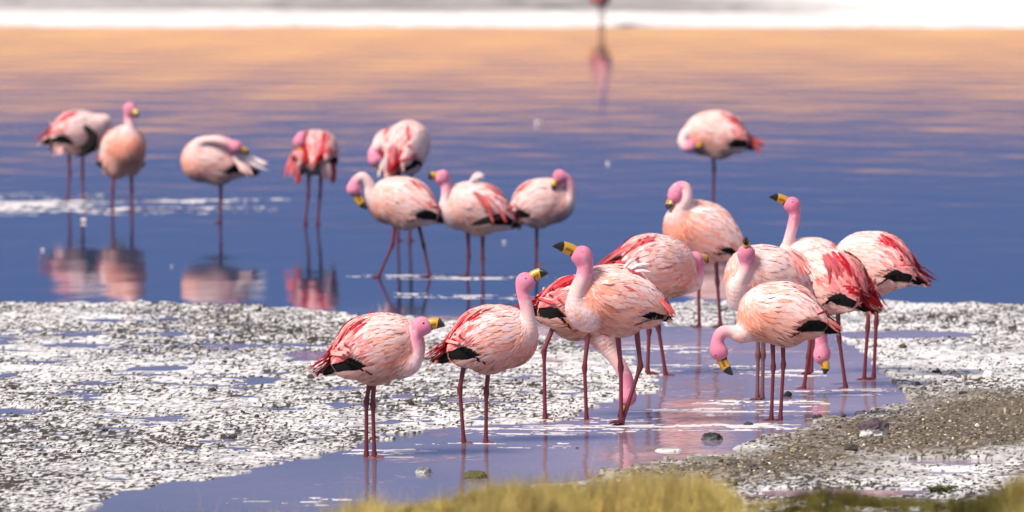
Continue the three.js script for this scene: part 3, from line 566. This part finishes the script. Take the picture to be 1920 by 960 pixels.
const birds = [
  { seed: 101, base: [1128, 50], label: 'blurred orange flamingo at the far shore, cut off by the top edge', k: 1.05, yaw: 75, c: [1128, -12], warm: 2.4, red: 0.9, underShade: 0, black: 0, neck: [[1131, -25], [1133, -45], [1131, -70], [1130, -78]], bill: [1124, -76, .06], legs: [[[1125, 8], [1125, 28], [1125, 49]], [[1132, 8], [1132, 28], [1132, 51]]], cell: 0.012, feathers: 300 },
  { seed: 102, base: [1337, 385], label: 'lone flamingo asleep on one leg with its head tucked, farthest right on the blue lake', k: 1.2, yaw: 178, pitch: 6, c: [1344, 252], red: 0.55, warm: 0.75, pink: 0.85, neck: [[1304, 248, .02], [1286, 252, .07], [1279, 264, .10], [1284, 275, .115], [1294, 275, .12]], bill: [1318, 266, .10], legs: [[[1336, 292], [1339, 316], [1337, 385]]], neckR: 0.95, strokes: [{ c: SCARLET, d: CRIMSON, n: 6, w: .03, spread: .012, p: [[1395, 255, .08], [1415, 264, .08], [1433, 272, .06]] }, { c: SCARLET, d: CRIMSON, n: 4, w: .03, spread: .01, p: [[1405, 266, .08], [1418, 276, .08], [1424, 286, .06]] }] },
  { seed: 103, base: [142, 376], label: 'leftmost flamingo, bent over with black wing feathers drooping', k: 1.12, yaw: 15, pitch: 2, c: [146, 248], red: 0.45, warm: 0.45, neck: [[180, 235], [198, 226], [203, 246, -.02], [192, 262, -.04], [183, 268, -.05]], bill: [168, 276, -.05], legs: [[[129, 290], [131, 325], [127, 374]], [[155, 288], [155, 330], [156, 378]]], strokes: [{ c: BLACK, n: 9, w: .05, spread: .03, p: [[160, 237, .16], [175, 252, .17], [170, 275, .15], [148, 287, .12]] }, { c: BLACK, n: 4, w: .04, spread: .015, p: [[108, 257, .1], [103, 270, .1], [97, 284, .08]] }, { c: PALE, n: 6, w: .05, spread: .02, p: [[118, 250, .14], [112, 272, .14], [106, 290, .12]] }] },
  { seed: 104, base: [230, 398], label: 'peach flamingo facing the camera beside the leftmost bird, head raised on an upright neck', k: 1.22, yaw: -74, pitch: 26, c: [232, 283], red: 0.2, warm: 1.0, neck: [[238, 258, .10], [243, 240, .13], [241, 220, .11], [243, 204, .11]], bill: [258, 222, .17], legs: [[[213, 328], [211, 358], [211, 398]], [[246, 327], [247, 358], [247, 398]]], underShade: 0.7 },
  { seed: 105, base: [413, 418], label: 'flamingo on one leg preening its back, head turned right over ruffled white feathers', k: 1.18, yaw: 190, pitch: 4, c: [402, 300], red: 0.35, warm: 0.55, neck: [[368, 292, .03], [374, 268, .10], [398, 262, .15], [420, 266, .17], [442, 275, .17]], bill: [466, 290, .15], legs: [[[414, 348], [414, 372], [413, 418]]], neckR: 0.85, pink: 0.95, strokes: [{ c: WHITE, n: 8, w: .05, spread: .03, p: [[440, 285, .12], [462, 298, .14], [495, 311, .1]] }, { c: WHITE, d: PALE, n: 10, w: .035, spread: .03, p: [[440, 292, .13], [455, 310, .14], [465, 325, .12]] }, { c: BLACK, n: 6, w: .035, spread: .015, p: [[450, 318, .1], [468, 324, .1], [486, 323, .08]] }] },
  { seed: 106, base: [586, 421], label: 'flamingo seen from behind, red feathers hanging on both sides, preening left', k: 1.1, yaw: 82, pitch: 4, c: [596, 286], red: 0.8, warm: 0.5, neck: [[590, 262, -.12], [575, 256, -.02], [565, 255, .08], [561, 266, .13]], bill: [576, 300, .16], legs: [[[579, 338], [578, 367], [572, 421]], [[602, 340], [600, 367], [595, 422]]], strokes: [{ c: SCARLET, d: ROSE, n: 9, w: .045, spread: .025, p: [[555, 280, .06], [546, 305, .08], [541, 326, .08]] }, { c: CRIMSON, n: 7, w: .04, spread: .016, p: [[560, 300, .12], [558, 320, .14], [560, 342, .13]] }, { c: SCARLET, d: CRIMSON, n: 8, w: .04, spread: .014, p: [[620, 285, .12], [625, 315, .14], [624, 342, .12]] }, { c: PALE, n: 8, w: .05, spread: .03, p: [[606, 290, .2], [610, 315, .2], [612, 338, .16]] }, { c: BLACK, n: 4, w: .035, spread: .01, p: [[569, 305, .15], [567, 315, .15], [566, 328, .14]] }] },
  { seed: 107, base: [766, 452], label: 'pale flamingo with its back turned, bending down left behind the striding bird', k: 1.18, yaw: 62, pitch: 24, c: [759, 277], red: 0.3, warm: 0.35, neck: [[722, 262, 0], [708, 275, .12], [699, 288, .17], [703, 300, .19]], bill: [722, 312, .2], legs: [[[771, 325], [770, 380], [768, 452]], [[748, 325], [748, 380], [746, 455]]], strokes: [{ c: ROSE, d: SCARLET, n: 9, w: .045, spread: .025, p: [[738, 275, .2], [735, 298, .22], [731, 322, .2]] }, { c: WHITE, n: 6, w: .045, spread: .02, p: [[728, 290, .22], [718, 310, .22], [713, 325, .2]] }] },
  { seed: 108, base: [757, 520], label: 'flamingo striding left with legs wide apart and bill tucked to its neck', k: 1.12, yaw: 183, pitch: 12, c: [757, 380], red: 0.35, warm: 0.55, neck: [[712, 378, .02], [698, 366, .04], [692, 345, .05], [680, 332, .05], [667, 340, .05], [663, 354, .05]], bill: [690, 392, .06], legs: [[[742, 424, .05], [736, 459, .03], [709, 520, .02]], [[782, 424, -.04], [794, 459, -.04], [806, 518, -.02]]], pink: 0.8, strokes: [{ c: BLACK, n: 5, w: .03, spread: .01, p: [[798, 405, .09], [815, 409, .07], [830, 411, .05]] }] },
  { seed: 109, base: [891, 519], label: 'flamingo looking left, bill raised, red and black feathers fanned at its rear', k: 1.15, yaw: 198, pitch: 12, c: [893, 390], red: 0.75, warm: 0.45, neck: [[848, 405, .06], [836, 388, .09], [837, 362, .09], [835, 345, .08], [830, 332, .08]], bill: [803, 335, .1], legs: [[[877, 440], [879, 481], [876, 518]], [[905, 440], [905, 484], [906, 520]]], strokes: [{ c: BLACK, n: 8, w: .04, spread: .018, p: [[888, 420, .15], [912, 412, .17], [940, 402, .14]] }, { c: CRIMSON, n: 3, w: .024, spread: .006, p: [[913, 388, .18], [920, 402, .19], [927, 418, .17]] }, { c: CRIMSON, n: 3, w: .024, spread: .006, p: [[932, 385, .17], [941, 400, .18], [950, 418, .15]] }, { c: SCARLET, n: 5, w: .04, spread: .014, p: [[890, 360, .17], [905, 372, .19], [918, 388, .18]] }, { c: WHITE, n: 5, w: .03, spread: .02, p: [[880, 345, .05], [892, 332, .05], [902, 330, .03]] }] },
  { seed: 110, base: [1006, 497], label: 'flamingo standing on one leg with its neck folded and yellow bill resting on its breast', k: 1.08, yaw: -4, pitch: 12, c: [1014, 380], red: 0.2, warm: 0.5, neck: [[1050, 388, .03], [1067, 378, .06], [1071, 355, .08], [1062, 335, .09], [1049, 330, .10]], bill: [1039, 358, .13], legs: [[[1007, 420], [1006, 460], [1005, 498]]], strokes: [{ c: BLACK, n: 6, w: .035, spread: .012, p: [[978, 394, .1], [966, 398, .1], [953, 401, .08]] }] },
  { seed: 111, base: [1330, 613], label: 'flamingo with neck coiled up and face bowed, directly in front of the lone sleeping bird', k: 1.2, yaw: 205, pitch: 20, c: [1317, 434], red: 0.05, warm: 0.85, black: 0.4, neck: [[1278, 428, .05], [1266, 410, .10], [1276, 390, .12], [1287, 370, .12], [1284, 352, .11], [1273, 352, .11], [1267, 364, .12]], bill: [1257, 386, .15], legs: [[[1309, 485], [1310, 532], [1311, 616]], [[1342, 487], [1345, 527], [1351, 612]]], pink: 0.75 },
  { seed: 112, base: [1235, 704], label: 'flamingo leaning away right, folded red streaked wing, face peeping past its breast', k: 1.2, yaw: 22, pitch: -3, c: [1224, 500], red: 0.5, warm: 0.7, black: 0.3, neck: [[1280, 525, -.05], [1304, 530, -.12], [1308, 505, -.14], [1302, 488, -.12]], bill: [1321, 491, -.17], legs: [[[1222, 565], [1217, 620], [1214, 699]], [[1238, 562], [1234, 612], [1249, 708]]], underShade: 1.4, strokes: [{ c: ROSE, d: CRIMSON, n: 8, w: .035, spread: .02, p: [[1185, 460, .1], [1150, 482, .1], [1120, 507, .06]] }, { c: BLACK, n: 3, w: .016, spread: .01, p: [[1165, 480, .13], [1145, 492, .12], [1128, 503, .09]] }] },
  { seed: 113, base: [1639, 712], label: 'large red tailed flamingo on the far right edge of the group, head hidden from view', k: 1.12, yaw: 166, pitch: 8, c: [1641, 492], red: 0.95, warm: 0.45, neck: [[1598, 505, -.08], [1580, 520, -.14], [1566, 538, -.16], [1560, 556, -.17]], bill: [1556, 586, -.17], legs: [[[1631, 545], [1627, 612], [1620, 715]], [[1646, 543], [1643, 602], [1638, 710]]] },
  { seed: 114, base: [1516, 702], label: 'tall flamingo behind the group holding its pink neck straight up, yellow bill pointing left', k: 1.02, yaw: 182, pitch: 10, c: [1525, 498], red: 0.2, warm: 0.3, neck: [[1484, 500, 0], [1474, 480, .03], [1479, 452, .04], [1487, 420, .04], [1490, 400, .04], [1486, 384, .04]], bill: [1442, 370, .06], legs: [[[1520, 545], [1518, 615], [1516, 702]], [[1530, 545], [1527, 615], [1521, 698]]] },
  { seed: 115, base: [1547, 729], label: 'flamingo with the reddest wing, head lowered to the water between its own legs', k: 1.14, yaw: 150, pitch: 17, c: [1557, 527], red: 1.25, warm: 0.6, neck: [[1515, 545, -.12], [1520, 575, -.2], [1533, 605, -.24], [1540, 635, -.25], [1541, 664, -.25]], bill: [1545, 702, -.24], legs: [[[1526, 585], [1516, 668], [1507, 729]], [[1570, 580], [1573, 633], [1586, 729]]], strokes: [{ c: ROSE, d: CRIMSON, n: 10, w: .028, spread: .03, p: [[1548, 480, .14], [1565, 505, .16], [1572, 535, .15]] }, { c: SCARLET, n: 8, w: .035, spread: .014, p: [[1590, 540, .16], [1612, 560, .16], [1632, 582, .12]] }] },
  { seed: 116, base: [1425, 749], label: 'white flamingo looking straight at the camera with its dark bill lifted', k: 1.17, yaw: 216, pitch: 12, c: [1435, 522], red: 0.15, warm: 0.45, black: 0.3, neck: [[1388, 560, .10], [1384, 535, .16], [1395, 512, .18], [1399, 495, .18], [1399, 477, .18]], bill: [1399, 448, .235], legs: [[[1421, 590], [1421, 665], [1420, 750]], [[1432, 590], [1431, 665], [1429, 748]]], legCol: [0.20, 0.09, 0.09], pink: 0.75, strokes: [{ c: PALE, d: SCARLET, n: 8, w: .014, spread: .03, p: [[1480, 470, .12], [1500, 490, .14], [1512, 515, .12]] }] },
  { seed: 117, base: [1455, 788], label: 'pale peach flamingo bending its pink neck down, bill just above the water', k: 1.08, yaw: 185, pitch: 5, c: [1466, 588], red: 0.15, warm: 0.8, neck: [[1412, 605, .01], [1390, 626, .03], [1370, 622, .04], [1353, 624, .05], [1345, 642, .05], [1347, 658, .05]], bill: [1375, 703, .07], legs: [[[1448, 640], [1450, 686], [1446, 788]], [[1467, 640], [1469, 682], [1463, 788]]], pink: 0.66, strokes: [{ c: SALMON, d: CRIMSON, n: 6, w: .02, spread: .008, p: [[1535, 590, .08], [1556, 605, .07], [1578, 622, .04]] }] },
  { seed: 118, base: [1060, 787], label: 'shaded brownish flamingo bending right to dip its bill behind another bird', k: 1.1, yaw: 8, pitch: -8, c: [1088, 577, -.08], red: 0.95, warm: 0.9, neck: [[1120, 620, -.08], [1140, 652, -.06], [1162, 685, -.05], [1175, 712, -.05], [1177, 744, -.05]], bill: [1158, 782, 0], legs: [[[1044, 615], [1020, 657], [1022, 787]], [[1104, 632], [1096, 688], [1100, 789]]], underShade: 1.7, neckR: 1.08 },
  { seed: 119, base: [1163, 797], label: 'front flamingo walking left, head raised, large fluffed peach body', k: 1.2, yaw: 208, pitch: 6, c: [1152, 562], red: 0.12, warm: 0.85, black: 0.5, neckR: 1.15, neck: [[1100, 592, .10], [1082, 576, .13], [1083, 545, .15], [1094, 520, .15], [1097, 498, .15], [1092, 480, .15]], bill: [1036, 462, .18], legs: [[[1156, 625, .03], [1164, 688, .03], [1165, 790, .03]], [[1192, 625, -.03], [1201, 686, 0], [1164, 799, .02]]], pink: 0.66, strokes: [{ c: SCARLET, d: CRIMSON, n: 5, w: .025, spread: .008, p: [[1238, 562, .05], [1252, 575, .05], [1264, 592, .03]] }, { c: WHITE, n: 8, w: .02, spread: .03, p: [[1170, 510, .05], [1190, 496, .03], [1206, 494, 0]] }] },
  { seed: 120, base: [890, 831], label: 'flamingo with upright neck and bill pointing right, second from left in front', k: 1.1, yaw: 4, pitch: 8, c: [921, 635], red: 0.85, warm: 0.65, neck: [[970, 640, .02], [988, 620, .04], [990, 592, .05], [984, 562, .05], [980, 544, .05], [984, 528, .05]], bill: [1028, 512, .06], legs: [[[874, 680], [862, 729], [870, 832]], [[918, 685], [912, 735], [911, 831]]] },
  { seed: 121, base: [694, 857], label: 'nearest flamingo, low on the left, neck pulled in and bill reaching right', k: 1.12, yaw: 6, pitch: 10, c: [706, 653], red: 0.9, warm: 0.8, neckR: 0.9, neck: [[752, 682, .02], [772, 682, .05], [782, 660, .06], [779, 634, .06], [784, 619, .06], [790, 611, .06]], bill: [834, 612, .07], legs: [[[699, 705], [687, 752], [687, 857]], [[703, 707], [699, 758], [702, 856]]], pink: 0.5 },
];
for (const b of birds) flamingo(b);

// ---------------------------------------------------------------- stones, feathers afloat, plants
function lump(s, dark, white, lineY, sx, sy, sz, detail = 4) {
  const g = new THREE.IcosahedronGeometry(1, detail), pos = g.attributes.position, col = [];
  for (let i = 0; i < pos.count; i++) {
    let x = pos.getX(i), y = pos.getY(i), z = pos.getZ(i);
    const n = 1 + 0.55 * (noise3(x * 1.6 + s, y * 1.6, z * 1.6, s) - 0.5) + 0.25 * (noise3(x * 5, y * 5, z * 5 + s, s + 1) - 0.5) + 0.1 * (noise3(x * 13, y * 13, z * 13, s + 2) - 0.5);
    pos.setXYZ(i, x * n * sx, Math.max(y * n, -0.35) * sy, z * n * sz);
    const t = sstep(lineY - 0.12, lineY + 0.12, y + 0.5 * (noise3(x * 4, y * 4, z * 4, s + 3) - 0.5)), d = noise3(x * 9, y * 9, z * 9, s + 4);
    col.push(...mix3(mix3(white, dark, 0.25 * d), mix3(dark, [dark[0] * 2.2, dark[1] * 2.2, dark[2] * 2.2], d * 0.6), t));
  }
  g.setAttribute('color', new THREE.Float32BufferAttribute(col, 3)); g.deleteAttribute('uv');
  g.computeVertexNormals();
  return g;
}
const rockMat = new THREE.MeshPhysicalMaterial({ vertexColors: true, roughness: 0.85, specularIntensity: 0.3 });
const DK = [0.045, 0.04, 0.045], SW = [0.74, 0.73, 0.72];
const stones = [   // px, py of the base, width and height in pixels, dark, white, line, label
  [795, 886, 30, 15, [0.12, 0.13, 0.13], [0.6, 0.62, 0.62], 0.3, 'small pale grey stone standing in the stream below the nearest flamingo'],
  [892, 896, 50, 18, [0.075, 0.07, 0.03], [0.10, 0.09, 0.04], 0, 'low mossy brown mound in the stream just above the grass'],
  [1337, 824, 40, 17, [0.03, 0.028, 0.03], [0.14, 0.15, 0.15], 0.35, 'dark stone with a frosted ridge at the edge where stream meets brown shore'],
  [1637, 826, 62, 30, [0.07, 0.055, 0.065], SW, 0.25, 'round dark topped boulder with a white salt collar on the brown shore'],
  [1477, 743, 18, 11, [0.02, 0.02, 0.022], [0.03, 0.03, 0.03], 0, 'black stone in the stream beside the bending peach flamingo'],
  [1403, 797, 17, 7, DK, [0.08, 0.08, 0.08], 0, 'flat black pebble in the stream near the bending flamingo'],
  [1853, 709, 24, 14, [0.50, 0.50, 0.52], SW, 0.0, 'light grey pointed stone on the white flat at the right'],
  [1745, 599, 18, 8, DK, DK, 0, 'dark lump on the white flat above the thin blue pool'],
  [1693, 655, 16, 9, [0.07, 0.06, 0.03], DK, 0, 'olive dark lump on the white flat below the thin blue pool'],
  [1756, 701, 20, 6, DK, DK, 0, 'flat dark stone on the white flat left of the pointed grey stone'],
  [1806, 744, 18, 6, DK, DK, 0, 'flat dark stone where the white flat turns brown'],
  [1722, 726, 12, 8, DK, DK, 0, 'small black stone just right of the stream bend'],
  [1596, 853, 26, 11, [0.05, 0.045, 0.04], DK, 0, 'dark clod on the brown shore below the round boulder'],
  [1412, 889, 26, 10, [0.06, 0.055, 0.055], [0.2, 0.2, 0.2], 0.2, 'dark clod on the brown shore just behind the grass'],
  [1832, 813, 10, 6, [0.55, 0.52, 0.5], SW, 0, 'single white pebble on the brown shore at the right'],
  [1252, 846, 50, 8, [0.3, 0.29, 0.27], SW, 0.75, 'white crusty ridge at the tip of the brown shore'],
  [583, 710, 16, 9, DK, DK, 0, 'dark stone on the white flat left of the nearest flamingo'],
  [722, 751, 10, 9, [0.08, 0.08, 0.09], DK, 0, 'small grey stone just right of the nearest legs'],
  [408, 632, 14, 6, DK, DK, 0, 'dark stone far out on the left white flat near the lake'],
  [398, 736, 18, 7, DK, DK, 0, 'flat dark stone in the middle of the left white flat'],
  [438, 822, 16, 8, DK, DK, 0, 'dark stone on the left white flat close to the stream'],
  [1082, 841, 7, 5, DK, DK, 0, 'tiny black pebble in the stream above the grass'],
];
const stoneGroup = 'stones on the shore and in the stream';
stones.forEach(([px, py, wpx, hpx, d, wh, line, label], i) => {
  const g = ground(px, py), s = F / -g.z, m = shade(new THREE.Mesh(lump(200 + i * 7, d, wh, line, wpx / 2 / s, hpx / 1.35 / s, wpx / 2.4 / s, wpx > 25 ? 6 : 3), rockMat));
  m.name = numbered('stone'); m.userData = { label, category: 'stone', group: stoneGroup }; m.rotation.y = i * 1.3;
  let h = relief(g.x, g.z)[0]; m.position.set(g.x, Math.max(h, -0.004) + 0.2 * hpx / 1.35 / s, g.z); scene.add(m);
});
{
  const floatMat = new THREE.MeshStandardMaterial({ color: new THREE.Color(0.85, 0.82, 0.82), roughness: 0.9, vertexColors: true });
  [[1010, 233, 17, 'white downy feather afloat on the blue lake in the upper middle'], [945, 456, 9, 'small white feather afloat between the one legged bird and the front flock'], [80, 470, 9, 'small white feather afloat at the left edge of the lake'], [158, 416, 16, 'white upright feather afloat below the leftmost flamingo'], [1139, 308, 9, 'tiny white feather afloat left of the lone sleeping flamingo'], [1320, 536, 6, 'tiny white feather afloat by the coiled neck flamingo'], [322, 500, 6, 'tiny white feather afloat left of the one legged preening flamingo']].forEach(([px, py, sz, label], i) => {
    const g = ground(px, py), s = F / -g.z, L = 0.75 * sz / s, m = new MB(); seed = 900 + i;
    for (let j = 0; j < 7; j++) { const a = rr(0, 6.28), pts = range(0, 1, 0.25).map((t) => V(Math.cos(a) * L * 0.55 * t, 0.004 + L * (0.9 * t - 0.45 * t * t) * rr(0.6, 1), Math.sin(a) * L * 0.55 * t)); feather(m, pts, pts.map(() => V(0, 0.6, 0.8)), L * 0.5, WHITE, [0.9, 0.9, 0.9]); }
    const f = shade(new THREE.Mesh(m.geo(), floatMat)); f.name = numbered('feather'); f.userData = { label, category: 'feather', group: 'white feathers afloat' }; f.position.copy(g); scene.add(f);
  });
}
// crumbs of mud and salt scattered over the flats, past counting
{
  seed = 4242;
  const geo = new THREE.IcosahedronGeometry(1, 1), gp = geo.attributes.position;
  for (let i = 0; i < gp.count; i++) { const n = 0.75 + 0.5 * noise3(gp.getX(i) * 2, gp.getY(i) * 2, gp.getZ(i) * 2, 5); gp.setXYZ(i, gp.getX(i) * n, gp.getY(i) * n * 0.8, gp.getZ(i) * n); }
  geo.computeVertexNormals();
  const spots = [];
  for (let n = 0; n < 60000 && spots.length < 9000; n++) {
    const x = rr(-3.6, 3.6), z = rr(-47, -32.8), cl = fbm(x * 1.6, z, 65, 3); if (rnd() > 2.6 * (cl - 0.28)) continue;
    const [h, d, oc, dry, saltGlint, bk] = relief(x, z); if (d < 0.02 || h < -0.001 || bk > 0.1) continue;
    const big = rnd() < 0.015; spots.push([x, h, z, (big ? rr(0.009, 0.015) : rr(0.002, 0.0065)), dry]);
  }
  const im = new THREE.InstancedMesh(geo, new THREE.MeshStandardMaterial({ color: 0xffffff, roughness: 0.9 }), spots.length), m4 = new THREE.Matrix4(), q = new THREE.Quaternion(), e = new THREE.Euler(), c = new THREE.Color();
  spots.forEach(([x, h, z, r, dry], i) => {
    m4.compose(V(x, h + r * 0.25, z), q.setFromEuler(e.set(rr(0, 6), rr(0, 6), rr(0, 6))), V(r * rr(0.8, 1.6), r * rr(0.6, 1), r * rr(0.8, 1.4))); im.setMatrixAt(i, m4);
    const t = rnd(); if (t < 0.72) c.setRGB(0.05, 0.043, 0.034); else if (t < 0.85) c.setRGB(0.16, 0.12, 0.07); else c.setRGB(0.7, 0.68, 0.62);
    im.setColorAt(i, c);
  });
  im.name = 'mud_crumbs'; im.userData = { label: 'dark crumbs of mud and algae strewn over the white salt flats', category: 'mud', kind: 'stuff' }; shade(im); scene.add(im);
}
// grass on the bank
{
  seed = 777;
  const blade = (bend) => {
    const m = new MB(), n = 5, rows = [];
    for (let i = 0; i <= n; i++) { const t = i / n, w = 0.5 * (1 - t * 0.95), y = t - 0.15 * bend * t * t, z = bend * t * t * 0.6; rows.push([m.v(V(-w, y, z), V(-0.3, 0.8, 0.5).normalize(), [0.9 + 0.1 * t, 0.9 + 0.1 * t, 0.8 + 0.2 * t]), m.v(V(w, y, z), V(0.3, 0.8, 0.5).normalize(), [0.9 + 0.1 * t, 0.9 + 0.1 * t, 0.8 + 0.2 * t])]); }  // blade colour falls off slightly toward the root, painted to imitate shading
    for (let i = 0; i < n; i++) { m.t(rows[i][0], rows[i][1], rows[i + 1][0]); m.t(rows[i][1], rows[i + 1][1], rows[i + 1][0]); }
    return m.geo();
  };
  const mat = new THREE.MeshPhysicalMaterial({ color: 0xffffff, vertexColors: true, roughness: 0.9 });
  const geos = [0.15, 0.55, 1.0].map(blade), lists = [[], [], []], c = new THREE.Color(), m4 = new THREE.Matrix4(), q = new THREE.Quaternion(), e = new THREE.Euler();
  const tufts = [];
  for (let n = 0; n < 3900; n++) tufts.push([rr(-1.6, 4.4), rnd() < 0.75 ? rr(-30.4, -27.6) : rr(-27.6, -24.5), rr(0.6, 1.3), rnd()]);
  for (const [tx, tz, ts, tc] of tufts) {
    const px = 960 + tx * F / -tz, moss = sstep(0.5, 0.75, fbm(tx * 1.3, tz * 1.1, 95)) * 0.7 + sstep(1380, 1480, px) * (1 - sstep(1860, 1930, px)) * 0.9;
    if (bankHeight(tx, tz) < 0.03) continue;
    const clump = fbm(tx * 3.2, tz * 1.4, 97, 2), N = Math.floor((26 + rnd() * 22) * lerp(0.5, 1.3, sstep(0.3, 0.6, clump))), sc = ts * lerp(0.5, 1.3, sstep(0.3, 0.7, clump)) * lerp(0.088, 0.04, clamp(moss));
    for (let i = 0; i < N; i++) {
      const a = rr(0, 6.283), r = 0.06 * Math.sqrt(rnd()) * ts, x = tx + r * Math.cos(a), z = tz + r * Math.sin(a), y = bankHeight(x, z); if (y < 0.02) continue;
      const L = sc * rr(0.55, 1.25) * (rnd() < 0.02 ? 1.7 : 1), w = rr(0.002, 0.0045), k = Math.floor(rnd() * 3);
      m4.compose(V(x, y - 0.006, z), q.setFromEuler(e.set(rr(-0.35, 0.35), a, rr(-0.35, 0.35))), V(w, L, L));
      const t = clamp(tc * 0.45 + rr(-0.1, 0.4) + 0.5 * (0.5 - clump) + 0.1), col = mix3(mix3([0.95, 0.72, 0.30], [0.56, 0.52, 0.15], t), mix3([0.17, 0.15, 0.025], [0.10, 0.11, 0.02], t), clamp(moss));
      lists[k].push([m4.clone(), col]);
    }
  }
  // taller wisps
  for (const [px, py, h] of [[942, 905, 0.13], [948, 905, 0.1], [1030, 900, 0.07], [1195, 902, 0.08], [1300, 905, 0.085], [1225, 905, 0.06], [820, 925, 0.09], [1090, 905, 0.06], [1905, 930, 0.08]]) for (let i = 0; i < 40; i++) {
    const x = at(px, py, -28.6).x + rr(-0.05, 0.05), z = -28.6 + rr(-0.15, 0.15), y = bankHeight(x, z);
    m4.compose(V(x, y - 0.005, z), q.setFromEuler(e.set(rr(-0.25, 0.25), rr(0, 6.28), rr(-0.25, 0.25))), V(0.003, h * rr(0.6, 1.25), h)); lists[0].push([m4.clone(), mix3([0.8, 0.6, 0.16], [0.5, 0.45, 0.10], rnd())]);
  }
  lists.forEach((l, k) => {
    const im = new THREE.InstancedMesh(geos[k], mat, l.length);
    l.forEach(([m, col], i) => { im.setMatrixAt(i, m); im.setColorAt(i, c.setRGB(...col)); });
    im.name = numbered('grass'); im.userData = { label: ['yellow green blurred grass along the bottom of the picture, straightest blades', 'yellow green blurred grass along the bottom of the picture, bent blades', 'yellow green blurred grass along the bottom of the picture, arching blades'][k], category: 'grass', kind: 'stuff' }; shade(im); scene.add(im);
  });
  // small green plant on the shore behind the grass
  const g = ground(1765, 926), t = thing('water_plant', 'small dark green leafy clump lying on the wet shore behind the grass at the right', 'plant', null, V(g.x, relief(g.x, g.z)[0], g.z));
  const lm = new MB(); seed = 31;
  for (let i = 0; i < 90; i++) {
    const a = rr(0, 6.283), L = rr(0.03, 0.075), rise = rr(0.1, 0.9), pts = range(0, 1, 0.25).map((s) => V(Math.cos(a) * L * s + 0.03 * Math.cos(i), L * (rise * s - 0.5 * s * s) + 0.008, Math.sin(a) * L * s * 0.8 + 0.03 * Math.sin(i * 2)));
    feather(lm, pts, pts.map(() => V(Math.cos(a) * -0.4, 0.8, Math.sin(a) * -0.4 + 0.3).normalize()), rr(0.006, 0.012), [0.035, 0.04, 0.012], [0.07, 0.085, 0.02]);
  }
  part('leaves', lm.geo(), plumeMat, t, 'stuff');
}
renderer.render(scene, camera);
